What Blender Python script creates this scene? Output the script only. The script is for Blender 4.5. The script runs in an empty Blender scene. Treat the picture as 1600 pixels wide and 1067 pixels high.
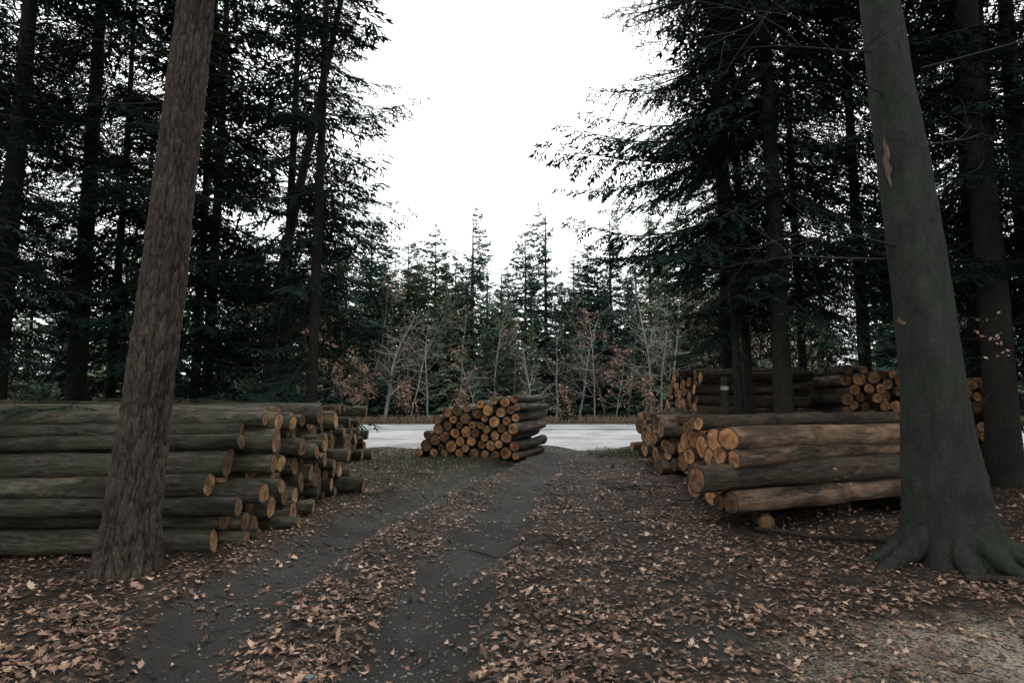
import bpy, math, random
import numpy as np
from mathutils import noise, Vector, Matrix
random.seed(7)
np.random.seed(7)
S = bpy.context.scene
S.view_settings.view_transform='Standard'; S.view_settings.look='None'; S.view_settings.exposure=0

# ------------------------------------------------------------------ mesh builder
class MB:
    def __init__(s): s.v=[];s.f=[];s.m=[];s.c=[];s.l=[];s.n=0
    def add(s,v,f,mat=0,col=None,lc=None):
        v=np.asarray(v,dtype=np.float32); f=np.asarray(f,dtype=np.int64)
        s.v.append(v); s.f.append(f+s.n); s.m.append(np.full(len(f),mat,dtype=np.int32))
        if col is None: col=np.ones((len(v),4))
        col=np.asarray(col,dtype=np.float32)
        if col.ndim==1: col=np.tile(col,(len(v),1))
        s.c.append(col)
        s.l.append(v if lc is None else np.asarray(lc,dtype=np.float32))
        s.n+=len(v)
    def mesh(s,name,mats,smooth=True,lc=False):
        me=bpy.data.meshes.new(name)
        v=np.concatenate(s.v); me.vertices.add(len(v)); me.vertices.foreach_set('co',v.ravel())
        loops=np.concatenate([f.ravel() for f in s.f])
        tot=np.concatenate([np.full(f.shape[0],f.shape[1]) for f in s.f])
        st=np.concatenate([[0],np.cumsum(tot)[:-1]])
        me.loops.add(len(loops)); me.loops.foreach_set('vertex_index',loops.astype(np.int32))
        me.polygons.add(len(tot)); me.polygons.foreach_set('loop_start',st.astype(np.int32))
        me.polygons.foreach_set('loop_total',tot.astype(np.int32))
        me.polygons.foreach_set('material_index',np.concatenate(s.m))
        me.polygons.foreach_set('use_smooth',np.full(len(tot),smooth))
        a=me.color_attributes.new('col','FLOAT_COLOR','POINT'); a.data.foreach_set('color',np.concatenate(s.c).ravel())
        if lc:
            a=me.attributes.new('lc','FLOAT_VECTOR','POINT'); a.data.foreach_set('vector',np.concatenate(s.l).ravel())
        for m in mats: me.materials.append(m)
        me.update(calc_edges=True)
        return me
def obj(name,me,loc=(0,0,0),rot=(0,0,0),sc=(1,1,1),parent=None):
    o=bpy.data.objects.new(name,me); S.collection.objects.link(o)
    o.location=loc; o.rotation_euler=rot; o.scale=sc
    if parent: o.parent=parent
    return o
def tube_arr(P,R,sides=8,rmod=None):
    P=np.asarray(P,float); n=len(P)
    T=np.gradient(P,axis=0); T/=np.linalg.norm(T,axis=1)[:,None]+1e-9
    ref=np.array([0,0,1.0]) if abs(T[0,2])<0.8 else np.array([1.0,0,0])
    A=np.cross(T,ref); A/=np.linalg.norm(A,axis=1)[:,None]+1e-9
    B=np.cross(T,A)
    th=np.linspace(0,2*math.pi,sides,endpoint=False)
    rr=np.asarray(R,float)[:,None]*np.ones(sides)[None]
    if rmod is not None: rr=rr*rmod
    V=P[:,None]+rr[...,None]*(np.cos(th)[None,:,None]*A[:,None]+np.sin(th)[None,:,None]*B[:,None])
    i=np.arange(n-1)[:,None]*sides; j=np.arange(sides)[None]; k=(j+1)%sides
    F=np.stack([i+j,i+k,i+k+sides,i+j+sides],-1).reshape(-1,4)
    return V.reshape(-1,3),F,th,rr

# ------------------------------------------------------------------ materials
def nt(name):
    m=bpy.data.materials.new(name); m.use_nodes=True; t=m.node_tree
    b=t.nodes['Principled BSDF']; b.inputs['Specular IOR Level'].default_value=0.2
    b.inputs['Roughness'].default_value=0.85
    return m,t,b
def N(t,ty,**k):
    n=t.nodes.new(ty)
    for a,v in k.items():
        if a.startswith('i_'):
            key=a[2:].replace('_',' ')
            n.inputs[key].default_value=v
        else: setattr(n,a,v)
    return n
def ramp(t,fac,stops):
    r=t.nodes.new('ShaderNodeValToRGB'); e=r.color_ramp.elements
    while len(e)<len(stops): e.new(0.5)
    for i,(p,c) in enumerate(stops):
        e[i].position=p; e[i].color=(*c,1) if len(c)==3 else c
    t.links.new(fac,r.inputs['Fac']); return r.outputs['Color']
def mix(t,fac,a,b,mode='MIX'):
    m=t.nodes.new('ShaderNodeMix'); m.data_type='RGBA'; m.blend_type=mode
    for s,v in ((m.inputs[0],fac),(m.inputs[6],a),(m.inputs[7],b)):
        if isinstance(v,(int,float)): s.default_value=v
        elif isinstance(v,tuple): s.default_value=(*v,1)
        else: t.links.new(v,s)
    return m.outputs[2]
def noi(t,vec,scale,detail=4,rough=.6,dist=0):
    n=N(t,'ShaderNodeTexNoise'); n.inputs['Scale'].default_value=scale; n.inputs['Detail'].default_value=detail
    n.inputs['Roughness'].default_value=rough; n.inputs['Distortion'].default_value=dist
    t.links.new(vec,n.inputs['Vector']); return n.outputs['Fac']
def vor(t,vec,scale,feature='F1',out='Distance',rnd=1):
    n=N(t,'ShaderNodeTexVoronoi'); n.feature=feature; n.inputs['Scale'].default_value=scale
    n.inputs['Randomness'].default_value=rnd
    t.links.new(vec,n.inputs['Vector']); return n.outputs[out]
def mapp(t,vec,sc):
    n=N(t,'ShaderNodeMapping'); n.inputs['Scale'].default_value=sc; t.links.new(vec,n.inputs['Vector']); return n.outputs[0]
def coord(t): return N(t,'ShaderNodeTexCoord').outputs['Object']
def attr(t,name,out='Vector'): 
    n=N(t,'ShaderNodeAttribute'); n.attribute_name=name; return n.outputs[out]
def bump(t,b,h,strength,dist,prev=None):
    n=N(t,'ShaderNodeBump'); n.inputs['Strength'].default_value=strength; n.inputs['Distance'].default_value=dist
    t.links.new(h,n.inputs['Height'])
    if prev: t.links.new(prev,n.inputs['Normal'])
    t.links.new(n.outputs[0],b.inputs['Normal']); return n.outputs[0]
def math_(t,op,a,b=0.0):
    n=N(t,'ShaderNodeMath'); n.operation=op
    for i,v in ((0,a),(1,b)):
        if isinstance(v,(int,float)): n.inputs[i].default_value=v
        else: t.links.new(v,n.inputs[i])
    return n.outputs[0]

def bark_mat(name,dark,light,sc=(14,14,3.5),green=0.0,bd=0.03):
    m,t,b=nt(name); c=coord(t)
    mc=mapp(t,c,sc)
    n1=noi(t,c,3,4); n2=noi(t,mc,1.6,6,.75,.6); n3=noi(t,mapp(t,c,(60,60,18)),1,3,.7)
    col=ramp(t,n2,[(.33,tuple(x*.3 for x in dark)),(.47,dark),(.68,light)])
    col=mix(t,.4,col,ramp(t,n3,[(.3,tuple(x*.7 for x in dark)),(.7,light)]))
    col=mix(t,1.0,col,ramp(t,n1,[(.3,(.6,.6,.6)),(.7,(1.25,1.25,1.25))]),'MULTIPLY')
    if green>0:
        g=ramp(t,noi(t,c,1.7,4),[(.45,(0,0,0)),(.62,(1,1,1))])
        col=mix(t,math_(t,'MULTIPLY',g,green),col,(.03,.038,.024))
    t.links.new(col,b.inputs['Base Color'])
    h=math_(t,'ADD',n2,math_(t,'MULTIPLY',n3,.25))
    bump(t,b,h,1.0,bd)
    return m
M_spruce=bark_mat('spruce_bark',(.012,.0105,.009),(.034,.030,.026),(22,22,7),.3)
M_twig=bark_mat('twig_bark',(.023,.018,.015),(.060,.049,.042),(30,30,10))
M_pale=bark_mat('pale_bark',(.16,.15,.138),(.39,.375,.35),(8,8,6))
M_brown=bark_mat('brown_bark',(.07,.058,.048),(.18,.155,.13),(8,8,6))
m,t,b=nt('pine_bark'); c=coord(t)
sp=N(t,'ShaderNodeSeparateColor'); t.links.new(attr(t,'col','Color'),sp.inputs[0])
n2=noi(t,mapp(t,c,(34,34,16)),1.4,5,.7); n1=noi(t,c,2.5,4)
pl=ramp(t,n2,[(.3,(.030,.024,.019)),(.5,(.058,.045,.037)),(.72,(.125,.100,.082))])
col=mix(t,ramp(t,sp.outputs[0],[(.02,(0,0,0)),(.45,(1,1,1))]),(.008,.0065,.006),pl)
col=mix(t,1.0,col,ramp(t,n1,[(.3,(.6,.58,.58)),(.7,(1.15,1.1,1.03))]),'MULTIPLY')
t.links.new(col,b.inputs['Base Color']); bump(t,b,n2,1.0,.03); M_pine=m
m,t,b=nt('beech_bark'); c=coord(t)
n1=noi(t,c,2.2,5,.65); n2=noi(t,mapp(t,c,(9,9,3)),1.5,6,.75,.5); n3=noi(t,c,35,4,.7)
col=ramp(t,n1,[(.3,(.010,.012,.011)),(.52,(.023,.026,.023)),(.72,(.050,.051,.044))])
col=mix(t,.5,col,ramp(t,n2,[(.35,(.008,.009,.008)),(.7,(.050,.050,.042))]))
col=mix(t,ramp(t,noi(t,c,1.3,4),[(.5,(0,0,0)),(.68,(.6,.6,.6))]),col,(.022,.034,.015))
t.links.new(col,b.inputs['Base Color']); bump(t,b,math_(t,'ADD',math_(t,'MULTIPLY',n2,.8),math_(t,'ADD',math_(t,'MULTIPLY',n1,.6),math_(t,'MULTIPLY',n3,.35))),1.0,.06)
M_beech=m

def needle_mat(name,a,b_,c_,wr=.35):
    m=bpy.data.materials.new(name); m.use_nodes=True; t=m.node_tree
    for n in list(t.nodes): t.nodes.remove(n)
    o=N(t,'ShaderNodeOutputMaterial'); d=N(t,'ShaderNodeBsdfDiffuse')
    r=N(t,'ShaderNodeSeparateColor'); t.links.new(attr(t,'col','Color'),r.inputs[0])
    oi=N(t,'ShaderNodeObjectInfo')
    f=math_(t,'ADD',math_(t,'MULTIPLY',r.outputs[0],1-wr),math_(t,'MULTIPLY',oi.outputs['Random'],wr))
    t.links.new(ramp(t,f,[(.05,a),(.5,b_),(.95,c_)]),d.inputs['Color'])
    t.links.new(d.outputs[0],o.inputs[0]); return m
M_need=needle_mat('spruce_needles',(.007,.0145,.012),(.013,.027,.020),(.030,.048,.034))  # needle colour darkened to carry the shade of the near trees
M_needfar=needle_mat('distant_needles_hazed',(.036,.072,.060),(.090,.14,.104),(.24,.27,.165),.65)  # lightened needle colour stands in for haze and open sky on far trees

def log_mat(name,barkd,barkl,wood,woodamt,green,gcol=(.06,.068,.045)):
    m,t,b=nt(name); c=attr(t,'lc')
    sp=N(t,'ShaderNodeSeparateColor'); t.links.new(attr(t,'col','Color'),sp.inputs[0]); rnd=sp.outputs[0]
    mc=mapp(t,c,(4.5,18,18))
    n1=noi(t,mc,1.5,6,.75); n0=noi(t,c,4,4,.65)
    col=ramp(t,n1,[(.30,tuple(x*.3 for x in barkd)),(.45,barkd),(.70,barkl)])
    g=ramp(t,noi(t,c,2.6,6,.75),[(.44,(0,0,0)),(.56,(1,1,1))])
    col=mix(t,math_(t,'MULTIPLY',g,green),col,gcol)
    wn=noi(t,mapp(t,c,(.9,5,5)),1.3,6,.65)
    thr=math_(t,'ADD',wn,math_(t,'MULTIPLY',math_(t,'SUBTRACT',rnd,.5),.35))
    wm=ramp(t,thr,[(max(0,.62-woodamt),(0,0,0)),(.66-woodamt,(1,1,1))])
    grain=noi(t,mapp(t,c,(1.2,40,40)),1.5,5,.7)
    wc=ramp(t,grain,[(.3,tuple(x*.3 for x in wood)),(.5,tuple(x*.75 for x in wood)),(.75,wood)])
    wc=mix(t,ramp(t,n0,[(.35,(0,0,0)),(.65,(1,1,1))]),wc,tuple(x*.4 for x in wood))
    col=mix(t,wm,col,wc)
    dk=ramp(t,noi(t,mapp(t,c,(.8,3,3)),1.6,5,.7),[(.40,(.35,.35,.35)),(.58,(1.1,1.1,1.1))])
    col=mix(t,1.0,col,dk,'MULTIPLY')
    col=mix(t,1.0,col,ramp(t,rnd,[(0,(.5,.48,.46)),(1,(1.35,1.3,1.22))]),'MULTIPLY')
    t.links.new(col,b.inputs['Base Color'])
    h=math_(t,'ADD',math_(t,'MULTIPLY',n1,1.0),math_(t,'MULTIPLY',wm,-.35))
    bump(t,b,h,1.0,.05); b.inputs['Roughness'].default_value=.7
    return m
def end_mat(name,wood,dark):
    m,t,b=nt(name); c=attr(t,'lc')
    sp=N(t,'ShaderNodeSeparateColor'); t.links.new(attr(t,'col','Color'),sp.inputs[0])
    rad=sp.outputs[1]; rnd=sp.outputs[2]
    nz=noi(t,c,9,3)
    a=math_(t,'ADD',math_(t,'MULTIPLY',rad,48),math_(t,'MULTIPLY',nz,9))
    rings=math_(t,'ADD',math_(t,'MULTIPLY',math_(t,'SINE',a),.5),.5)
    col=mix(t,math_(t,'MULTIPLY',rings,.6),wood,dark)
    blot=ramp(t,noi(t,c,7,5,.7),[(.38,(.25,.23,.22)),(.62,(1,1,1))])
    col=mix(t,1.0,col,blot,'MULTIPLY')
    col=mix(t,1.0,col,ramp(t,rnd,[(0,(.28,.27,.27)),(.5,(.75,.69,.63)),(1,(1.3,1.18,1.05))]),'MULTIPLY')
    heart=ramp(t,rad,[(0,(.6,.5,.43)),(.45,(.85,.77,.7)),(.6,(1,1,1)),(1,(1,1,1))])
    col=mix(t,.8,col,heart,'MULTIPLY')
    edge=ramp(t,rad,[(.87,(0,0,0)),(.91,(1,1,1))])
    col=mix(t,edge,col,(.025,.02,.017))
    t.links.new(col,b.inputs['Base Color']); bump(t,b,math_(t,'ADD',rings,nz),.3,.006)
    return m
L_grey=log_mat('log_bark_grey',(.058,.053,.043),(.21,.19,.155),(.30,.19,.11),-.02,.62,(.072,.088,.045))
L_red=log_mat('log_bark_red',(.056,.041,.031),(.165,.122,.095),(.29,.19,.128),.09,.25,(.06,.065,.035))
E_wood=end_mat('log_end_wood',(.46,.30,.17),(.25,.155,.09))
E_orange=end_mat('log_end_orange',(.58,.34,.185),(.33,.18,.095))

# ------------------------------------------------------------------ ground
rut1=lambda y: np.interp(y,[0,3,5,7,9,12,18],[-1.7,-1.9,-2.15,-1.95,-1.6,-.9,.8])
rut2=lambda y: np.interp(y,[0,3.5,5.5,8.5,12,16,19],[-.75,-.62,-.5,-.1,.45,1.3,2.0])
rut3=lambda y: np.interp(y,[0,3.5,6,9,13,19],[1.5,1.45,1.3,1.3,1.7,3.0])
def masks(x,y,nv,nv2):
    g=lambda d,w: np.exp(-(np.abs(d)/w)**3.5)
    r=np.maximum(g(x-rut1(y),.44),g(x-rut2(y),.42))
    r=np.maximum(r,g(x-rut3(y),.4)*.35)
    far=np.clip((y-8)/8,0,1)*np.exp(-((x-rut2(y))/1.6)**2)
    r=np.maximum(r,far*.65)
    r=np.clip(r+nv*.55,0,1)
    saw=np.exp(-(((x-3.1)/1.7)**2+((y-3.6)/1.0)**2))*1.15+nv2*.5
    saw=np.clip(saw-.25,0,1)
    gg=lambda a: np.exp(-a*a)
    grass=np.clip(gg(np.hypot((x+1.8)/2.0,(y-14)/4.0))+nv2*.7-.25,0,1)
    grass=np.maximum(grass,np.clip(gg(np.hypot((x-4)/2,(y-17)/2))+nv*.6-.2,0,1))
    grass=np.maximum(grass,np.clip(nv2*1.1-.35,0,.5))
    return r,saw,grass
def axis(lo,hi,a,b,st,gr=1.25):
    core=np.arange(a,b,st); out=[]; s=st; p=core[-1]
    while p<hi: s=min(s*gr,40); p+=s; out.append(p)
    pre=[]; s=st; p=a
    while p>lo: s=min(s*gr,40); p-=s; pre.append(p)
    return np.array(pre[::-1]+list(core)+out)
gx=axis(-400,400,-8,8,.06); gy=axis(-120,600,2.0,18,.06)
X,Y=np.meshgrid(gx,gy)
def hgt(x,y):
    if y>60: return min(1,(y-60)/60)*6.0  # invented rise behind the far trees, shaped to block bright horizon slits
    f=min(1,max(0,(17.8-y)/2.0)); 
    if f==0 or abs(x)>40 or y<-30: return 0.0
    r1=x-float(rut1(y)); r2=x-float(rut2(y)); e1=math.exp(-(r1/.34)**4); e2=math.exp(-(r2/.34)**4)
    h=noise.fractal(Vector((x*.5,y*.5,0)),1,2,4)*.06+noise.fractal(Vector((x*3,y*3,5)),1,2,3)*.028*(1-.5*max(e1,e2))
    a=-.10*e1-.10*e2+.04*math.exp(-((r1+.55)/.2)**2)+.05*math.exp(-((r2-.56)/.2)**2)+.04*math.exp(-((r1-.55)/.2)**2)
    return (h+a)*f
Z=np.zeros_like(X); NV=np.zeros_like(X); NV2=np.zeros_like(X)
for i in range(X.shape[0]):
    yy=gy[i]
    if yy<-10: continue
    for j in range(X.shape[1]):
        xx=gx[j]
        if yy>40: Z[i,j]=hgt(xx,yy); continue
        if abs(xx)>30: continue
        Z[i,j]=hgt(xx,yy)
        NV[i,j]=noise.fractal(Vector((xx*1.3,yy*1.1,9)),1,2,3)*.6
        NV2[i,j]=noise.fractal(Vector((xx*3,yy*3,21)),1,2,3)*.6
R_,SW,GR=masks(X,Y,NV,NV2)
mb=MB(); ny,nx=X.shape
ii=np.arange(ny-1)[:,None]*nx; jj=np.arange(nx-1)[None]
F=np.stack([ii+jj,ii+jj+1,ii+jj+1+nx,ii+jj+nx],-1).reshape(-1,4)
mb.add(np.stack([X,Y,Z],-1).reshape(-1,3),F,0,np.stack([R_,SW,GR,np.ones_like(X)],-1).reshape(-1,4))
m,t,b=nt('forest_floor'); c=coord(t)
sp=N(t,'ShaderNodeSeparateColor'); t.links.new(attr(t,'col','Color'),sp.inputs[0])
n1=noi(t,c,14,6,.7); n2=noi(t,c,90,4,.7); vd=vor(t,c,26,'F1','Distance'); vc=vor(t,c,26,'F1','Color')
vs=N(t,'ShaderNodeSeparateColor'); t.links.new(vc,vs.inputs[0])
lit=ramp(t,vs.outputs[0],[(0,(.017,.0125,.010)),(.4,(.042,.028,.020)),(.7,(.085,.053,.036)),(1,(.16,.105,.075))])
lit=mix(t,ramp(t,n1,[(.4,(0,0,0)),(.6,(1,1,1))]),lit,(.024,.018,.0145))
mud=ramp(t,n2,[(.3,(.019,.0175,.016)),(.55,(.046,.0435,.040)),(.72,(.125,.120,.113))])
mud=mix(t,math_(t,'MULTIPLY',noi(t,c,2.2,4),.6),mud,(.040,.0365,.033))
rf=ramp(t,math_(t,'ADD',sp.outputs[0],math_(t,'MULTIPLY',math_(t,'SUBTRACT',n1,.5),1.0)),[(.28,(0,0,0)),(.58,(1,1,1))])
col=mix(t,rf,lit,mud)
gf=math_(t,'MULTIPLY',sp.outputs[2],ramp(t,n1,[(.4,(0,0,0)),(.55,(1,1,1))]))
col=mix(t,gf,col,(.042,.055,.024))
sf=ramp(t,math_(t,'MULTIPLY',sp.outputs[1],ramp(t,noi(t,c,45,5,.8),[(.40,(0,0,0)),(.60,(1.6,1.6,1.6))])),[(.2,(0,0,0)),(.7,(1,1,1))])
col=mix(t,sf,col,(.37,.31,.23))
col=mix(t,1.0,col,ramp(t,noi(t,c,1.1,4,.6),[(.3,(.55,.55,.55)),(.7,(1.35,1.35,1.35))]),'MULTIPLY')
t.links.new(col,b.inputs['Base Color'])
nb=bump(t,b,math_(t,'ADD',math_(t,'MULTIPLY',n1,.6),math_(t,'MULTIPLY',n2,.4)),1.0,.08)
bump(t,b,vd,.5,.02,nb)
obj('forest_ground',mb.mesh('forest_ground',[m]))

def strip(name,x0,x1,ya,yb,z,mat,wa,wb,nx=300):
    mb=MB(); xs=np.linspace(x0,x1,nx)
    def wob(x,w,k): return w*noise.fractal(Vector((x*.6,k,0)),1,2,4)
    V=[];ny=6
    for x in xs:
        a=ya+wob(x,wa,1); bb=yb+wob(x,wb,7)
        for q in range(ny): V.append((x,a+(bb-a)*q/(ny-1),z))
    i=np.arange(nx-1)[:,None]*ny; j=np.arange(ny-1)[None]
    F=np.stack([i+j,i+j+ny,i+j+ny+1,i+j+1],-1).reshape(-1,4)
    mb.add(V,F); return obj(name,mb.mesh(name,[mat]))
def grav(name,a,bcol,sc):
    m,t,b=nt(name); c=coord(t); n=noi(t,c,sc,6,.75); n2=noi(t,c,.5,6,.7)
    col=ramp(t,n,[(.3,a),(.7,bcol)]); col=mix(t,ramp(t,n2,[(.45,(0,0,0)),(.62,(.9,.9,.9))]),col,tuple(x*.62 for x in a))
    t.links.new(col,b.inputs['Base Color']); bump(t,b,n,.5,.02); return m
M_grav=grav('pale_gravel',(.28,.28,.28),(.42,.42,.42),30)
M_road=grav('pale_asphalt',(.26,.265,.27),(.33,.335,.34),60)
strip('gravel_yard',-90,90,18.6,28.6,.006,M_grav,1.6,.0,900)
strip('road',-200,200,28.7,34.0,.010,M_road,.0,.25)
strip('road_edge_line',-200,200,28.45,28.72,.030,grav('edge_stone',(.10,.105,.105),(.16,.165,.165),20),.0,.0)

# ------------------------------------------------------------------ logs
def add_log(mb,p0,d,L,r,rng,sides=20,segs=16):
    d=np.array(d,float); d/=np.linalg.norm(d)
    up=np.array([0,0,1.0]); A=np.cross(up,d); A/=np.linalg.norm(A); B=np.cross(d,A)
    s=np.linspace(0,L,segs); th=np.linspace(0,2*math.pi,sides,endpoint=False)
    off=np.array([rng.uniform(0,50),rng.uniform(0,50),rng.uniform(0,50)])
    bend=np.sin(s/L*math.pi)*rng.uniform(-.04,.04); bend2=np.sin(s/L*math.pi)*rng.uniform(-.025,.025)
    rr=np.zeros((segs,sides))
    for i in range(segs):
        for j in range(sides):
            rr[i,j]=r*(1+.15*noise.noise(Vector((s[i]*1.9+off[0],math.cos(th[j])*1.1+off[1],math.sin(th[j])*1.1)))+.07*noise.noise(Vector((s[i]*6+off[0],math.cos(th[j])*2.5+off[1],math.sin(th[j])*2.5))))
    if rng.random()<.5: rr*=np.linspace(1,.86,segs)[:,None]
    cs,sn=np.cos(th),np.sin(th)
    V=np.array(p0)+s[:,None,None]*d+(rr*cs+bend[:,None])[...,None]*A+(rr*sn+bend2[:,None])[...,None]*B
    tl=(rng.uniform(-.15,.15),rng.uniform(-.15,.15))
    tilt=(tl[0]*rr*cs+tl[1]*rr*sn); V[0]+=tilt[0][:,None]*d; V[-1]+=tilt[-1][:,None]*d
    lc=np.stack([s[:,None]*np.ones(sides)+off[0],rr*cs+off[1],rr*sn+off[2]],-1)
    i=np.arange(segs-1)[:,None]*sides; j=np.arange(sides)[None]; k=(j+1)%sides
    F=np.stack([i+j,i+k,i+k+sides,i+j+sides],-1).reshape(-1,4)
    r1,r2=rng.random(),rng.random()
    mb.add(V.reshape(-1,3),F,0,(r1,1,r2,1),lc.reshape(-1,3))
    for e,sg in ((0,1),(-1,-1)):
        ring=V[e]; cen=ring.mean(0)+A*rng.uniform(-.15,.15)*r+B*rng.uniform(-.15,.15)*r
        VV=np.vstack([ring,[cen]]); col=np.array([[r1,1,r2,1]]*sides+[[r1,0,r2,1]])
        l2=np.vstack([lc[e],[lc[e].mean(0)]])
        jj=np.arange(sides)
        FF=np.stack([(jj+1)%sides,jj,np.full(sides,sides)],-1)
        if sg<0: FF=FF[:,::-1]
        mb.add(VV,FF,1,col,l2)
def pack(rng,w,zmax,rmin,rmax,z0=0.0,maxn=200):
    C=[]; 
    for _ in range(maxn):
        r=rng.uniform(rmin,rmax); best=None
        for _k in range(140):
            y=rng.uniform(r,w-r); z=r+z0
            for (a,bb,c) in C:
                dy=abs(y-a)
                if dy<r+c: z=max(z,bb+math.sqrt((r+c)**2-dy*dy))
            if z+r<=zmax(y) and (best is None or z<best[1]): best=(y,z,r)
        if best: C.append(best)
    return C
def pile(name,P0,ang,w,zmax,rmin,rmax,L,mats,seed,skew=0.0,z0=0.0,jit=.12,yaw=.02,maxn=200,bearers=False,side=1):
    rng=random.Random(seed); mb=MB()
    d=np.array([math.cos(ang),math.sin(ang),0]); n=np.array([-math.sin(ang),math.cos(ang),0])*side
    for (q,z,r) in pack(rng,w,zmax,rmin,rmax,z0,maxn):
        s=skew*q+rng.gauss(0,jit)
        p=np.array([P0[0],P0[1],0])+n*q+d*s; p[2]=z
        a=ang+rng.gauss(0,yaw); dd=(math.cos(a),math.sin(a),rng.gauss(0,.012))
        add_log(mb,p,dd,L*rng.uniform(.94,1.05),r*.985,rng)
    if bearers:
        for k in (.65,L-1.3):
            p=np.array([P0[0],P0[1],z0*.5])+d*k+n*.02
            add_log(mb,p,n+d*skew,w*1.1,z0*.5,rng)
    return obj(name,mb.mesh(name,mats,lc=True))
pile('log_pile',(-3.0,6.15),math.pi,4.3,lambda q:(min(.80+q*.9,1.50) if q<3.0 else 1.50-(q-3.0)*.55),.075,.15,4.8,[L_grey,E_wood],3,skew=-.05,jit=.15,yaw=.025,side=-1)
pile('log_pile',(-4.1,12.2),math.pi,4.2,lambda q:1.45 if q<2.4 else 1.45-(q-2.4)*.5,.09,.15,4.5,[L_grey,E_wood],5,skew=-.02,side=-1,jit=.2)
pile('log_pile',(2.45,7.0),math.radians(24),3.4,lambda q:1.36-.1*abs(math.sin(q*4)),.09,.18,4.6,[L_red,E_orange],12,skew=.66,z0=.20,jit=.14,yaw=.04,bearers=True)
pile('log_pile',(3.15,12.0),math.radians(18),3.2,lambda q:1.22,.11,.17,4.3,[L_red,E_wood],14,skew=.36,jit=.12)
pile('log_pile',(4.7,15.0),math.radians(5),2.4,lambda q:2.3,.10,.16,2.9,[L_red,E_orange],15,jit=.12)  # brighter end wood, here and next stack, makes up for shade under trees
pile('log_pile',(7.75,14.2),math.radians(86),3.6,lambda q:2.4-.1*q,.10,.16,2.8,[L_red,E_orange],16,jit=.12,side=-1)
pile('log_pile',(-2.62,16.1),math.radians(72),3.0,lambda q:(.25+q*1.25 if q<.95 else 1.45+.16*(q-.95)/1.5),.10,.165,2.6,[L_grey,E_orange],21,jit=.06,side=-1,yaw=.012)

# ------------------------------------------------------------------ conifers
def branch_tpl(seed,L,ds2,ds3,l3,w3,hang=.35,b2=.36):
    rng=np.random.RandomState(seed); Q=[];
    mainf=lambda t: np.stack([L*t,.05*L*np.sin(t*5+seed),L*(-.16*np.sin(t*2.4)+.05*t*t)],-1)
    ts=np.arange(.10,1.0,ds2/L)
    stems=[]
    for t in ts:
        for sd in (-1,1):
            if rng.rand()<.12: continue
            tt=min(.995,t+rng.uniform(-.3,.3)*ds2/L); p=mainf(np.array(tt))
            l2=L*b2*(1-tt)**.75*min(1,tt*4+.3)*rng.uniform(.6,1.15)+.10
            a=sd*math.radians(rng.uniform(45,68)); dz=rng.uniform(-.35,.02)
            d2=np.array([math.cos(a),math.sin(a),dz]); d2/=np.linalg.norm(d2)
            s=np.arange(.04,l2,ds3); 
            if len(s)==0: continue
            base=p+d2*s[:,None]; base[:,2]-=hang*s*s
            e=p+d2*l2; e[2]-=hang*l2*l2
            stems.append((p,e))
            for s3 in (-1,0,1):
                n=len(s)
                aa=a+s3*np.radians(rng.uniform(30,65,n)); 
                d3=np.stack([np.cos(aa),np.sin(aa),dz-2*hang*s+rng.uniform(-.35,.15,n)],-1)
                d3/=np.linalg.norm(d3,axis=1)[:,None]
                l=l3*rng.uniform(.5,1.25,n)*(1-.5*s/(l2+.1)) if s3 else np.full(n,ds3*1.5)
                nn=np.cross(d3,np.stack([rng.uniform(-.7,.7,n),rng.uniform(-.7,.7,n),np.ones(n)],-1)); nn/=np.linalg.norm(nn,axis=1)[:,None]
                w=w3*rng.uniform(.6,1.2,n)[:,None]*.5
                Q.append(np.stack([base-nn*w*.3,base+d3*(l*.45)[:,None]+nn*w,base+d3*l[:,None],base+d3*(l*.5)[:,None]-nn*w],1))
    Q=np.concatenate(Q)
    P=mainf(np.linspace(0,1,7)); V,F,_,_=tube_arr(P,np.linspace(.008*L,.003,7),4)
    SV=[V];SF=[F];o=len(V)
    for p,e in stems:
        w=.005; up=np.array([0,0,w]); 
        SV.append(np.array([p-up,e-up*.3,e+up*.3,p+up])); SF.append(np.array([[0,1,2,3]])+o); o+=4
    return Q,np.concatenate(SV),np.concatenate(SF)
T_near={l:[branch_tpl(10*i+int(l*7),l,.12,.07,.15,.026) for i in range(3)] for l in (1.3,2.3,3.6)}
T_long=dict(T_near); T_long[4.6]=[branch_tpl(77+i,4.6,.11,.075,.20,.042,.22,.30) for i in range(3)]
T_mid={l:[branch_tpl(10*i+int(l*7)+3,l,.24,.15,.28,.065) for i in range(2)] for l in (1.3,2.3,3.6)}
T_far={l:[branch_tpl(10*i+int(l*7)+5,l,.27,.19,.36,.13,.15) for i in range(3)] for l in (1.0,1.9,3.0)}
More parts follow.
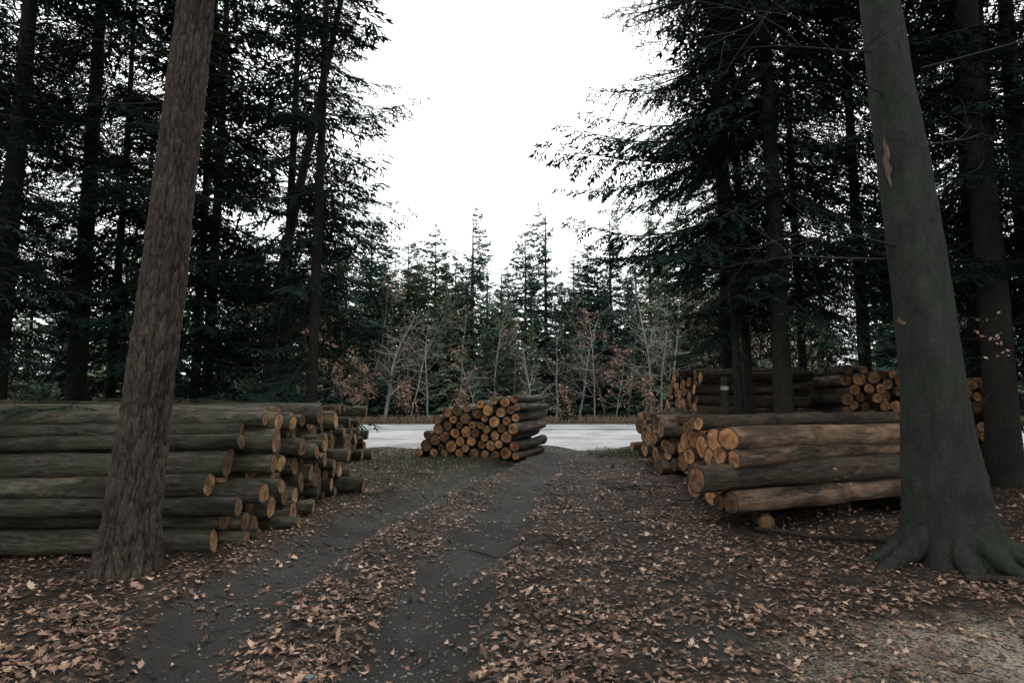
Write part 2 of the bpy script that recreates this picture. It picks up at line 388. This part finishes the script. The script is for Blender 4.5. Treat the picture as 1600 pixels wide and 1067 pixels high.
def crown(name,seed,H,cb,Lmax,prof,dz,nb,tpls,mats,pitch,coarse_z=1e9,dead=True,gap=.1,thin=None,db=1.2):
    rng=random.Random(seed); mb=MB(); z=cb
    while z<H-.1:
        h=(z-cb)/(H-cb)
        for k in range(nb):
            if rng.random()<gap: continue
            az=rng.uniform(0,2*math.pi); ln=Lmax*prof(h)*rng.uniform(.65,1.15)
            if thin is not None and z<9 and math.cos(az-thin)>.7: ln*=.35
            if ln<.12: ln=.12
            tp=T_mid if z>coarse_z else tpls
            key=min(tp,key=lambda q:abs(q-ln)); Q,SV,SF=rng.choice(tp[key]); s=ln/key
            pi=math.radians(pitch(h)+rng.uniform(-9,9)); roll=math.radians(rng.uniform(-20,20))
            Mx=Matrix.Rotation(az,3,'Z')@Matrix.Rotation(-pi,3,'Y')@Matrix.Rotation(roll,3,'X')
            M=np.array(Mx)*s; o=np.array([0,0,z+rng.uniform(-dz/2,dz/2)])
            q=Q@M.T+o; n=len(q); br=rng.random()
            c=np.zeros((n,4,4),dtype=np.float32); c[...,0]=np.clip(br*.5+np.random.rand(n)[:,None]*.5,0,1); c[...,3]=1
            mb.add(q.reshape(-1,3),np.arange(n*4).reshape(-1,4),0,c.reshape(-1,4))
            mb.add(SV@M.T+o,SF,1)
        z+=dz
    if dead:
        z=db
        while z<cb+1.5:
            az=rng.uniform(0,6.28); l=rng.uniform(.4,1.6)
            P=[np.array([0,0,z])]; d=np.array([math.cos(az),math.sin(az),rng.uniform(-.25,.1)])
            for q in range(5):
                P.append(P[-1]+d*l/5); d=d+np.array([rng.uniform(-.2,.2),rng.uniform(-.2,.2),rng.uniform(-.15,.05)])
            V,F,_,_=tube_arr(P,np.linspace(.012,.003,6),4); mb.add(V,F,1)
            for q in range(1,6):
                for _k in range(2):
                    e=P[q]+np.array([rng.uniform(-.3,.3),rng.uniform(-.3,.3),rng.uniform(-.25,.1)])
                    V,F,_,_=tube_arr([P[q],(P[q]+e)/2+np.array([0,0,.02]),e],[.004,.003,.0015],3); mb.add(V,F,1)
            z+=rng.uniform(.1,.3)
    return mb.mesh(name,mats,smooth=False)
full=lambda h: (min(1,.75+h*1.2))*(1-h)**.55
fullE=lambda h: (min(1,.55+h*2.6))*(1-h)**.55
cone=lambda h: (1-h)**.75*.97+.03
pn=lambda h: -14+32*h
CR={
 'A':crown('spruce_crown_a',1,19,3.2,3.0,full,.46,4,T_near,[M_need,M_twig],pn,10),
 'B':crown('spruce_crown_b',2,21,4.2,3.6,full,.50,4,T_near,[M_need,M_twig],pn,11),
 'C':crown('spruce_crown_c',3,17,2.4,2.9,full,.34,3,T_near,[M_need,M_twig],pn,10.5,gap=.1),
 'E':crown('spruce_crown_e',6,20,3.5,5.2,fullE,.36,5,T_long,[M_need,M_twig],pn,11.5,gap=.06,thin=math.radians(-115),db=2.2),
 'D':crown('spruce_crown_d',4,20,1.8,3.4,full,.48,4,T_mid,[M_need,M_twig],pn,0),
 'F':crown('spruce_crown_f',9,18,4.0,2.6,full,.40,4,T_near,[M_need,M_twig],pn,10,gap=.1,thin=math.radians(-110)),
}
CH={'A':19,'B':21,'C':17,'D':20,'E':20,'F':18}
def trunk_mesh(name,pts,rad,mat,sides=16,flare=.35,rough=.03,segs=60,mod=None):
    pts=np.array(pts,float); zz=np.linspace(pts[0,2],pts[-1,2],segs)
    P=np.stack([np.interp(zz,pts[:,2],pts[:,0]),np.interp(zz,pts[:,2],pts[:,1]),zz],-1)
    R=np.interp(zz,pts[:,2],rad)*(1+flare*np.exp(-np.maximum(zz,0)/.28))
    th=np.linspace(0,2*math.pi,sides,endpoint=False)
    off=random.uniform(0,99); rm=np.ones((segs,sides)); cc=np.ones((segs,sides,4))
    for i in range(segs):
        for j in range(sides):
            v=Vector((math.cos(th[j])*1.5+off,math.sin(th[j])*1.5,zz[i]*.9))
            rm[i,j]+=rough*noise.noise(v)*2
            if mod:
                a,e=mod(th[j],zz[i]); rm[i,j]+=a; cc[i,j,0]=e
    V,F,_,_=tube_arr(P,R,sides,rm)
    mb=MB(); mb.add(V,F,0,cc.reshape(-1,4)); return mb.mesh(name,[mat])
def far_tree(seed,H,Lm,dz,nb,cb):
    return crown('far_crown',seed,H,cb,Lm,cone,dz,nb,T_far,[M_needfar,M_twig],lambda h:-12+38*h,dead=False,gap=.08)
FT=[far_tree(41,15,3.4,.42,5,.7),far_tree(42,15,2.8,.42,5,1.2),far_tree(43,15,3.8,.48,6,.5),far_tree(44,15,3.1,.40,5,2.0)]
def spruce(x,y,r,cr='A',rot=0,lean=(0,0),sc=1.0,name='spruce_tree',mat=None):
    H=CH[cr]*sc*.99; z=0
    w=random.uniform(-.03,.03)
    pts=[(0,0,-.15),(lean[0]*3+w,lean[1]*3,3),(lean[0]*8-w,lean[1]*8,8),(lean[0]*H,lean[1]*H,H)]
    o=obj(name,trunk_mesh('trunk',pts,[r,r*.9,r*.68,.02],mat or M_spruce,12,segs=40),(x,y,0))
    obj('crown',CR[cr],(0,0,0),(math.atan(-lean[1]),math.atan(lean[0]),0),(sc,sc,sc),o).rotation_euler[2]=rot
    return o
for a in [(-4.0,12.0,.115,'C',.6,(.004,0),.95),
          (-7.1,12.2,.20,'A',1.9,(.0,0),1),(-9.9,13.6,.21,'B',2.9,(.0,0),1),(-10.2,11.8,.22,'A',.3,(.01,0),1),
          (-7.6,15.0,.14,'D',4,(0,0),.95),(-11.5,17.2,.13,'D',5,(0,0),.9),
          (5.5,12.1,.195,'E',0,(-.012,0),1),(5.30,13.3,.11,'F',.1,(-.02,0),1),(4.9,12.9,.095,'F',-.15,(-.02,0),.85),
          (9.6,16.2,.18,'F',0,(-.008,0),1.1),(8.7,10.7,.27,'B',2.2,(-.006,0),1.05),(9.9,11.3,.2,'A',3,(0,0),1),
          (12.3,15.8,.16,'D',3.9,(0,0),1)]:
    spruce(*a)
rng=random.Random(5)
fill=[(-7.6,6.2,'A'),(-10.5,4.0,'D'),(-13.0,9.4,'D'),(-13.4,13.5,'D'),(-17.5,12,'D'),(-21.5,15,'D'),(-27,13,'D'),(-6.3,16.4,'D'),(-16.3,17.6,'D'),(-9.2,17.4,'D'),(-5,-8,'D'),
      (8.9,5.6,'A'),(13.2,11.4,'D'),(15.8,16.0,'D'),(18.6,12.4,'D'),(22,16.5,'D'),(26,12,'D'),(8.9,18.3,'B'),(6.5,18.0,'A'),(13,5,'D'),(6,-8,'D'),(11.4,13.8,'A')]
for (x,y,k) in fill:
    spruce(x,y,rng.uniform(.13,.2),k,rng.uniform(0,6.2) if k!='F' else 0,(rng.uniform(-.01,.01),0),rng.uniform(.9,1.1))
pts=[(0,0,-.1),(.05,0,2.2),(.25,0,4.2),(.55,0,6),(1.15,0,9.2),(2.0,0,14)]
o=obj('scots_pine_tree',trunk_mesh('trunk',pts,[.13,.12,.11,.10,.075,.02],M_spruce,12,segs=60),(-5.35,13.0,0))
cr=crown('pine_crown',31,14,6.5,1.8,full,.6,3,T_near,[M_need,M_twig],pn,dead=False,gap=.3)
obj('crown',cr,(.15,0,0),(0,.12,0),(1,1,1),o)

def pmod(th,z):
    p=Vector((math.cos(th)*3.3,math.sin(th)*3.3,z*3.0)); n=noise.noise_vector(p*.9)*.6+noise.noise_vector(p*2.6)*.25
    d,_=noise.voronoi(p+n); e=min(.36,d[1]-d[0])/.36
    e=e*.85+.15*(noise.noise(p*3)+.5)
    return .10*e+.04*noise.noise(p*2.5)+.014*noise.noise(p*8)-.06, max(0,e)
pts=[(0,0,-.15),(.03,0,.6),(.19,0,2.6),(.37,0,5.5),(.58,0,9),(.8,0,18)]
o=obj('pine_tree',trunk_mesh('trunk',pts,[.25,.22,.193,.162,.13,.04],M_pine,190,flare=.22,rough=.03,segs=1100,mod=pmod),(-3.52,5.62,0))
obj('crown',CR['B'],(.1,0,3.6),(0,.045,1.2),(.7,.7,.75),o)

def bmod(th,z):
    f=math.exp(-max(z,0)/.42); c_,s_=math.cos(th),math.sin(th)
    return f*(.26*math.cos(5*th+.6+.5*math.sin(th))+.12*math.cos(3*th+2))+.04*noise.noise(Vector((c_*3,s_*3,z*3)))+.06*noise.noise(Vector((c_*1.5,s_*1.5,z*.8)))+.014*noise.noise(Vector((c_*9,s_*9,z*9))),1
pts=[(0.05,0,-.15),(0.0,0,.5),(-.10,0,2.4),(-.38,0,5.9),(-.6,0,9),(-.8,0,16)]
BR=[.36,.32,.265,.18,.15,.05]
be=obj('beech_tree',trunk_mesh('trunk',pts,BR,M_beech,90,flare=.30,rough=.05,segs=400,mod=bmod),(4.28,6.0,0))
mb=MB(); rr=random.Random(3)
for az,ln,r0 in [(200,1.0,.12),(245,.8,.11),(285,.85,.11),(320,1.2,.13),(350,1.3,.12),(170,.9,.12),(30,1.0,.12),(110,1.0,.12),(262,.5,.07),(303,1.5,.06)]:
    P=[];a=math.radians(az); p=np.array([math.cos(a)*.2,math.sin(a)*.2,.30])
    for k in range(18):
        u=k/17; P.append(p.copy()); a+=rr.uniform(-.16,.16)
        p=p+np.array([math.cos(a)*ln/17,math.sin(a)*ln/17,0]); p[2]=.30*(1-u)**3.0+.0-.10*u+rr.uniform(-.006,.006)
    rm=1+.08*np.random.RandomState(az).randn(18,10)
    V,F,_,_=tube_arr(P,np.linspace(r0,.03,18),10,rm); mb.add(V,F)
obj('roots',mb.mesh('roots',[M_beech]),parent=be)
m,t,b=nt('torn_wood'); c=coord(t); n=noi(t,mapp(t,c,(40,40,3)),2,6); t.links.new(ramp(t,n,[(.3,(.035,.026,.02)),(.7,(.15,.11,.08))]),b.inputs['Base Color'])
mb=MB()
def scar(z0,z1,az,w):
    V=[];ns=24
    for k in range(ns):
        u=k/(ns-1); z=z0+(z1-z0)*u
        cx=np.interp(z,[p[2] for p in pts],[p[0] for p in pts]); R=np.interp(z,[p[2] for p in pts],BR)
        ww=w*math.sin(math.pi*min(.98,u+.02))*(1+.5*noise.noise(Vector((u*9,z0,0)))); da=.12*noise.noise(Vector((u*5,z0,7)))
        for q in (-1,-.4,.4,1):
            a=az+da+q*ww/R; rad=R*1.04+.014-.012*abs(q)
            V.append((cx+math.cos(a)*rad,math.sin(a)*rad,z))
    i=np.arange(ns-1)[:,None]*4; j=np.arange(3)[None]
    mb.add(V,np.stack([i+j,i+j+1,i+j+5,i+j+4],-1).reshape(-1,4))
scar(3.7,4.25,math.radians(203),.035)
obj('torn_bark',mb.mesh('torn_bark',[m]),parent=be)
def grow(mb,p,d,L,r,depth,rng,up=.15,sides=5,leafs=None):
    n=4; P=[p.copy()]
    for k in range(n):
        d=d+np.array([rng.gauss(0,.13),rng.gauss(0,.13),rng.gauss(0,.08)+up*.2]); d/=np.linalg.norm(d)
        P.append(P[-1]+d*L/n)
    V,F,_,_=tube_arr(P,np.linspace(r,r*.55,n+1),max(3,sides)); mb.add(V,F,0)
    if depth==0:
        if leafs is not None: leafs.extend(P[1:])
        return
    for k in range(rng.choice((2,3,3))):
        i=rng.choice((2,3,4,4)); q=P[i]
        dd=d+np.array([rng.gauss(0,.55),rng.gauss(0,.55),rng.gauss(.05,.3)]); dd/=np.linalg.norm(dd)
        grow(mb,q,dd,L*rng.uniform(.6,.8),r*.55*rng.uniform(.7,1),depth-1,rng,up,sides-1,leafs)
m,t,b=nt('rusty_leaves'); sp=N(t,'ShaderNodeSeparateColor'); t.links.new(attr(t,'col','Color'),sp.inputs[0])
t.links.new(ramp(t,sp.outputs[0],[(0,(.042,.026,.019)),(.4,(.12,.068,.045)),(.75,(.235,.138,.094)),(1,(.44,.30,.215))]),b.inputs['Base Color']); b.inputs['Roughness'].default_value=.6
M_leaf=m
def leafcluster(mb,pts,rng,n,size,spread):
    pts=np.array(pts); idx=np.array([rng.randrange(len(pts)) for _ in range(n)]); R=np.random.RandomState(rng.randrange(9999))
    c=pts[idx]+R.randn(n,3)*spread
    a=R.randn(n,3); a/=np.linalg.norm(a,axis=1)[:,None]; b_=np.cross(a,R.randn(n,3)); b_/=np.linalg.norm(b_,axis=1)[:,None]
    s=size*R.uniform(.5,1.2,n)[:,None]
    Q=np.stack([c-a*s,c+b_*s*.6,c+a*s,c-b_*s*.6],1)
    col=np.zeros((n,4,4)); col[...,0]=R.rand(n)[:,None]*.4+.5; col[...,3]=1
    mb.add(Q.reshape(-1,3),np.arange(n*4).reshape(-1,4),1,col.reshape(-1,4))
mb=MB(); rr=random.Random(8)
for k in range(9):
    z=6.5+k*.9; a=rr.uniform(0,6.28); grow(mb,np.array([-.45-.03*k,0,z]),np.array([math.cos(a),math.sin(a),.5]),2.2,.06,3,rr)
for z,a,l in [(3.1,195,.9),(3.0,160,1.0),(4.6,200,1.1),(5.2,185,1.3),(4.2,20,.9),(5.0,-20,1.2),(5.8,230,1.0)]:
    a=math.radians(a); grow(mb,np.array([-.15+math.cos(a)*.15,math.sin(a)*.15,z]),np.array([math.cos(a),math.sin(a),.15]),l,.016,3,rr,0,4)
L=[]
for z,a in [(2.25,215),(2.35,300),(2.15,330),(1.95,320)]:
    a=math.radians(a); grow(mb,np.array([-.08+math.cos(a)*.22,math.sin(a)*.22,z]),np.array([math.cos(a),math.sin(a),.1]),.22,.005,2,rr,0,3,L)
leafcluster(mb,L,rr,50,.022,.02)
obj('limbs',mb.mesh('limbs',[M_beech,M_leaf]),parent=be)

# ------------------------------------------------------------------ distant forest
E=bpy.data.objects.new('distant_trees',None); S.collection.objects.link(E)
ftr=MB(); V,F,_,_=tube_arr([(0,0,-.2),(0,0,5),(0,0,10),(0,0,15)],[.17,.13,.08,.01],8); ftr.add(V,F); FTR=ftr.mesh('far_trunk',[M_spruce])
def ftree(x,y,H,k=None):
    s=H/15; k=rng.randrange(4) if k is None else k
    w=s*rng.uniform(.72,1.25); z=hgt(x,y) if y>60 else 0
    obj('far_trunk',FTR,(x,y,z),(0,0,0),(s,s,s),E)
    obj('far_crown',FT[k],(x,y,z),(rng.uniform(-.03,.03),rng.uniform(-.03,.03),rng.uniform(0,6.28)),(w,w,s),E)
for x,y,H,k in [(-2.8,42,15.8,1),(2.4,42,15.6,0),(1.0,44,14.2,2),(-5.6,43,14.3,0),(4.5,43,12.4,1),(7.0,42,15.2,2),(-7.4,42,13,2),(-9.8,41,14.5,3),(9.6,41,15.5,0),(12.5,42,16,3),(-12.5,42,15,1),(-4.2,44,13,3),(5.8,45,13.6,2),(-.8,44.5,12,0),(-.2,41,8.5,2),(3.6,40.5,9.5,2),(-4.4,40.5,9,0),(8.2,40.5,10,2),(-8.6,40,9.5,0),(-1.7,40,6.5,2),(1.3,40,6.5,0)]:
    ftree(x,y,H,k)
for _ in range(46):
    ftree(rng.uniform(-20,20),rng.uniform(45,56),rng.uniform(10.5,14.2))
for _ in range(40):
    x=rng.choice((-1,1))*rng.uniform(13,50); ftree(x,rng.uniform(41,58),rng.uniform(12,18))
for _ in range(22):
    x=rng.uniform(-34,34); ftree(x,rng.uniform(38.5,41),rng.uniform(2.5,6),2)
for _ in range(30):
    x=rng.uniform(-80,80); y=rng.uniform(62,78); ftree(x,y,rng.uniform(9,11))
for sx in (-1,1):
    for k in range(9):
        ftree(sx*rng.uniform(30,42),rng.uniform(4,36) if k<5 else rng.uniform(36,42),rng.uniform(12,17))

def bare(x,y,H,r,mat,seed,leaves=0,lean=0,name='bare_tree',ls=.085,dep=3,k0=2):
    rg=random.Random(seed); mb=MB(); L=[]
    d=np.array([lean,0,1.0]); p=np.array([0,0,-.1]); P=[p]
    for k in range(8):
        d=d+np.array([rg.gauss(0,.09),rg.gauss(0,.09),0]); d/=np.linalg.norm(d); P.append(P[-1]+d*H/8)
    V,F,_,_=tube_arr(P,np.linspace(r,r*.2,9),6); mb.add(V,F,0)
    for k in range(k0,9):
        for q in range(3):
            a=rg.uniform(0,6.28); grow(mb,P[k],np.array([math.cos(a),math.sin(a),rg.uniform(.0,.9)]),H*.17*(1.3-k/9),r*.33*(1.1-k/10)+.006*min(1,H/3),dep,rg,.12,3,L)
    if leaves: leafcluster(mb,L,rg,leaves,ls,.10)
    return obj(name,mb.mesh(name,[mat,M_leaf],smooth=False),(x,y,0))
for i,(x,y,H,r,mt,lv,ln) in enumerate([(-7.9,37.2,7,.13,M_pale,0,.08),(-5.3,38.4,6.5,.07,M_pale,0,-.1),(-3.6,39.4,7,.07,M_pale,200,0),(1.2,37.6,4.6,.10,M_pale,0,-.12),(4.3,39.0,7.5,.08,M_pale,40,.02),
      (8.9,38.2,9.5,.08,M_pale,0,-.14),(9.5,37.4,8.0,.07,M_pale,0,-.2),(10.3,37.8,9,.08,M_pale,60,-.05),(11.2,39.4,7,.07,M_pale,100,0),(-10.6,37.5,6.5,.07,M_brown,1500,0),(-12.1,36.6,5.5,.06,M_pale,1100,.05),(-9.2,36.2,3.2,.04,M_brown,600,0),
      (-14.5,39,9,.09,M_pale,100,0),(6.3,36.8,4.2,.04,M_pale,450,0),(-1.2,39.5,7.5,.08,M_pale,0,.05),(12.8,36.2,6,.05,M_brown,700,.05),(15.5,38,8,.09,M_pale,100,0),(-6.3,36.0,2.4,.03,M_brown,400,0),(8.0,36.0,2.6,.03,M_brown,350,0),(3.0,36.2,2.0,.03,M_brown,260,0),(-3.0,36.4,1.8,.03,M_brown,300,0),(2.8,38.6,6.0,.07,M_pale,0,.08),(-2.2,37.4,4.5,.05,M_pale,200,0),(5.2,38,6.5,.06,M_pale,300,0),(-6.6,39,8.5,.07,M_pale,0,.05),
      (7.6,39.5,9.5,.08,M_brown,0,.03),(6.2,39.8,9,.08,M_brown,150,-.04),(-9.6,39,9.5,.09,M_brown,500,.03),(-11.4,39.5,10.5,.09,M_brown,0,0),(.3,39.2,6.5,.06,M_brown,150,.05),(-17,37.5,8,.09,M_brown,800,0),(13.6,37.6,8.5,.08,M_brown,500,0),(18,37,7,.08,M_brown,600,0)]):
    bare(x,y,H,r,mt,100+i,lv,ln)
for i,(x,y,H) in enumerate([(3.55,6.75,.55),(4.0,7.0,.7),(3.2,6.5,.35),(-1.75,13.2,.7),(-2.0,12.2,.5)]):
    bare(x,y,H,.006,M_twig,300+i,14,.1,'bare_shrub',.025,2,1)

def bough(x,y,z,rot,s,k):
    Q,SV,SF=T_near[1.3][k]; mb=MB(); n=len(Q); c=np.zeros((n,4,4)); c[...,0]=np.random.rand(n)[:,None]; c[...,3]=1
    mb.add(Q.reshape(-1,3),np.arange(n*4).reshape(-1,4),0,c.reshape(-1,4)); mb.add(SV,SF,1)
    obj('spruce_bough',mb.mesh('spruce_bough',[M_need,M_twig],smooth=False),(x,y,z),(0,-.08,rot),(s,s,s*.6))
for a in [(-5.0,7.1,1.42,.3,.9,0),(-5.6,7.5,1.55,2.6,1,1),(-4.6,7.9,1.6,1.2,.8,2),(-6.0,7.2,1.5,-.4,1,0),(3.1,15.6,.12,2.9,.9,1),(2.75,15.9,.15,.5,.7,2),(2.3,10.2,.1,2.4,.7,0),(-2.5,9.4,.1,.7,.6,1)]:
    bough(*a)

# ------------------------------------------------------------------ fallen leaves
R=np.random.RandomState(4)
def gz(x,y): return hgt(float(x),float(y))
ang=np.array([0,18,38,55,75,95,118,140,165,195,220,242,265,285,305,322,342])*math.pi/180
rad=np.array([1,.62,.88,.5,.78,.42,.66,.4,.7,.7,.4,.66,.42,.78,.5,.88,.62])
shape=np.stack([np.cos(ang)*rad,np.sin(ang)*rad*.85],-1); K=len(shape)
pos=[]
want=56000
while len(pos)<want:
    n=20000
    y=2.2+ (R.rand(n)**1.5)*16.5; x=R.uniform(-1,1,n)*np.minimum(11,1.15*y+1)
    for q in range(n):
        nv=noise.fractal(Vector((x[q]*1.3,y[q]*1.1,9)),1,2,3)*.6; nv2=noise.fractal(Vector((x[q]*3,y[q]*3,21)),1,2,3)*.6
        r,s,g=masks(x[q],y[q],nv,nv2)
        cl=noise.noise(Vector((x[q]*1.9,y[q]*1.9,40)))+.6*noise.noise(Vector((x[q]*5,y[q]*5,40)))
        pr=max(.08,(.58+cl*1.0))*(1-.90*r)*(1-.55*min(1,s*1.5))*(1-.5*g)
        if y[q]>15: pr*=.6
        if R.rand()<pr: pos.append((x[q],y[q]))
pos=np.array(pos[:want]); n=len(pos)
yaw=R.uniform(0,6.28,n); size=.014+.044*R.beta(1.3,2.5,n); tilt=np.abs(R.randn(n))*.28; td=R.uniform(0,6.28,n); curl=R.uniform(-.3,1.0,n)
U=shape[None]*size[:,None,None]*R.uniform(.8,1.2,(n,K,1)); U[...,1]*=R.uniform(.6,1.15,n)[:,None]
x=U[...,0]*np.cos(yaw)[:,None]-U[...,1]*np.sin(yaw)[:,None]; y=U[...,0]*np.sin(yaw)[:,None]+U[...,1]*np.cos(yaw)[:,None]
z=curl[:,None]*(U[...,1]**2)/size[:,None]*1.2+R.uniform(-.4,.6,n)[:,None]*(U[...,0]**2)/size[:,None]+np.tan(np.clip(tilt,0,1.1))[:,None]*(x*np.cos(td)[:,None]+y*np.sin(td)[:,None])
z0=np.array([gz(*p) for p in pos]); z=z-z.min(1)[:,None]*.6+z0[:,None]+.006+R.rand(n)[:,None]*.012
V=np.stack([x+pos[:,0,None],y+pos[:,1,None],z],-1)
col=np.zeros((n,K,4)); col[...,0]=(R.rand(n)**1.35)[:,None]; col[...,3]=1
mb=MB(); mb.add(V.reshape(-1,3),np.arange(n*K).reshape(-1,K),0,col.reshape(-1,4))
obj('fallen_leaves',mb.mesh('fallen_leaves',[M_leaf],smooth=False))
mb=MB(); rg=random.Random(15)
for k in range(620):
    y=2.4+rg.random()**1.3*14; x=rg.uniform(-1,1)*min(9,1.1*y+.5); a=rg.uniform(0,6.28); l=rg.uniform(.06,.38)
    if k<16: y=rg.uniform(6,14); x=rg.uniform(-2.4,3.2); l=rg.uniform(.5,1.0)
    P=[];p=np.array([x,y,0.0])
    for q in range(6):
        p[2]=gz(p[0],p[1])+.008+rg.uniform(0,.018); P.append(p.copy()); a+=rg.uniform(-.3,.3); p=p+np.array([math.cos(a)*l/5,math.sin(a)*l/5,0])
    r=rg.uniform(.002,.0055) if k>16 else rg.uniform(.006,.012)
    V,F,_,_=tube_arr(P,np.linspace(r,r*.4,6),5); mb.add(V,F,int(rg.random()<.15))
obj('fallen_twigs',mb.mesh('fallen_twigs',[M_twig,M_brown]))
mb=MB()
for (x,y,a,l,r) in [(5.6,5.6,2.6,3.2,.045),(-5.9,5.2,.1,1.6,.03),(-4.9,3.9,1.0,.9,.05),(3.9,5.3,-.4,1.8,.03)]:
    P=[];p=np.array([x,y,0.0])
    for q in range(12):
        p[2]=gz(p[0],p[1])+r+rg.uniform(0,.02); P.append(p.copy()); a+=rg.uniform(-.15,.15); p=p+np.array([math.cos(a)*l/11,math.sin(a)*l/11,0])
    V,F,_,_=tube_arr(P,np.linspace(r,r*.5,12),8); mb.add(V,F)
obj('fallen_branches',mb.mesh('fallen_branches',[M_twig]))
m,t,b=nt('stone'); c=coord(t); t.links.new(ramp(t,noi(t,c,12,4),[(.3,(.05,.05,.048)),(.7,(.22,.22,.21))]),b.inputs['Base Color'])
mb=MB(); ico=np.array([[math.cos(a)*math.cos(e),math.sin(a)*math.cos(e),math.sin(e)] for e in (-.5,.5) for a in np.arange(6)*math.pi/3+e]+[[0,0,1]])
fs=[[i,(i+1)%6,6+(i+1)%6,6+i] for i in range(6)]
for k in range(4200):
    y=2.4+rg.random()**1.5*13; x=float(rut2(y))+rg.gauss(-.4,1.4); s=rg.uniform(.004,.013)*(2.5 if rg.random()<.02 else 1)
    v=ico*np.array([s,s*rg.uniform(.6,1),s*.7])*(1+.2*R.randn(13,1)); v=v+np.array([x,y,gz(x,y)+s*.3])
    mb.add(v,fs); mb.f.append(np.array([[6+i,6+(i+1)%6,12] for i in range(6)])+mb.n-13); mb.m.append(np.zeros(6,dtype=np.int32))
obj('stones',mb.mesh('stones',[m],smooth=False))
def grass(name,cols,pts,h,seed):
    m,t,b=nt(name+'_mat'); sp=N(t,'ShaderNodeSeparateColor'); t.links.new(attr(t,'col','Color'),sp.inputs[0])
    t.links.new(ramp(t,sp.outputs[0],[(0,cols[0]),(1,cols[1])]),b.inputs['Base Color'])
    R=np.random.RandomState(seed); n=len(pts); pts=np.array(pts)
    a=R.uniform(0,6.28,n); hh=h*R.uniform(.4,1.2,n); w=.006*(1+h*3)
    side=np.stack([np.cos(a),np.sin(a),np.zeros(n)],-1)*w; le=R.randn(n,3)*.35*hh[:,None]; le[:,2]=0
    up=np.zeros((n,3)); up[:,2]=hh
    Q=np.stack([pts-side,pts+side,pts+up*.6+le*.4+side*.6,pts+up+le],1)
    col=np.zeros((n,4,4)); col[...,0]=R.rand(n)[:,None]; col[...,3]=1
    mb=MB(); mb.add(Q.reshape(-1,3),np.arange(n*4).reshape(-1,4),0,col.reshape(-1,4))
    obj(name,mb.mesh(name,[m],smooth=False))
pp=[]
for _ in range(9000):
    if rg.random()<.6: x,y=rg.gauss(-2,1.4),rg.gauss(14.5,2.2)
    else: x,y=rg.gauss(3.6,1.2),rg.gauss(17,1.2)
    if y<7 or y>18.6 or abs(x-float(rut2(y)))<.7: continue
    if noise.noise(Vector((x*2,y*2,0)))<-.05: continue
    pp.append((x,y,gz(x,y)))
grass('grass',((.03,.045,.02),(.09,.11,.05)),pp,.09,1)
pp=[(rg.uniform(-45,45),34.2+abs(rg.gauss(0,1.6)),0) for _ in range(16000)]
pp=[p for p in pp if noise.noise(Vector((p[0]*.5,p[1]*.5,2)))>-.15]
grass('dry_grass',((.09,.065,.037),(.22,.16,.095)),pp,.45,2)
mb=MB(); V,F,_,_=tube_arr([(0,0,-.1),(0,0,1.96),(0,0,2.0),(0,0,2.001)],[.075,.075,.06,.001],14); mb.add(V,F,0)
V,F,_,_=tube_arr([(0,0,1.72),(0,0,1.80)],[.079,.079],14); mb.add(V,F,1)
m2,t,b=nt('white_band'); t.links.new(ramp(t,noi(t,coord(t),20,4),[(.3,(.12,.12,.12)),(.7,(.34,.34,.34))]),b.inputs['Base Color'])
obj('marker_post',mb.mesh('marker_post',[M_spruce,m2]),(4.4,12.4,0))

# ------------------------------------------------------------------ light
w=bpy.data.worlds.new('World'); S.world=w; w.use_nodes=True; t=w.node_tree
bg=t.nodes['Background']; sky=t.nodes.new('ShaderNodeTexSky'); sky.sky_type='NISHITA'; sky.sun_disc=False
sky.sun_elevation=math.radians(48); sky.sun_rotation=math.radians(20); sky.dust_density=3; sky.air_density=1
hs=t.nodes.new('ShaderNodeHueSaturation'); hs.inputs['Saturation'].default_value=.25; t.links.new(sky.outputs[0],hs.inputs['Color'])
mx=t.nodes.new('ShaderNodeMix'); mx.data_type='RGBA'; mx.inputs[0].default_value=.8; t.links.new(hs.outputs[0],mx.inputs[6]); mx.inputs[7].default_value=(16.2,16.8,16.9,1)
t.links.new(mx.outputs[2],bg.inputs['Color']); bg.inputs['Strength'].default_value=.15
sun=bpy.data.lights.new('sun','SUN'); sun.energy=1.1; sun.angle=math.radians(18); sun.color=(1,.97,.93)
so=bpy.data.objects.new('sun',sun); S.collection.objects.link(so)
el,az=math.radians(48),math.radians(20); dv=Vector((math.sin(az)*math.cos(el),math.cos(az)*math.cos(el),math.sin(el)))
so.rotation_euler=dv.to_track_quat('Z','Y').to_euler()
cam=bpy.data.cameras.new('camera'); co=bpy.data.objects.new('camera',cam); S.collection.objects.link(co)
cam.lens=21; cam.sensor_width=36; cam.clip_end=2000; cam.clip_start=.05
co.location=(0,0,1.6); co.rotation_euler=(math.radians(95.2),0,0); S.camera=co
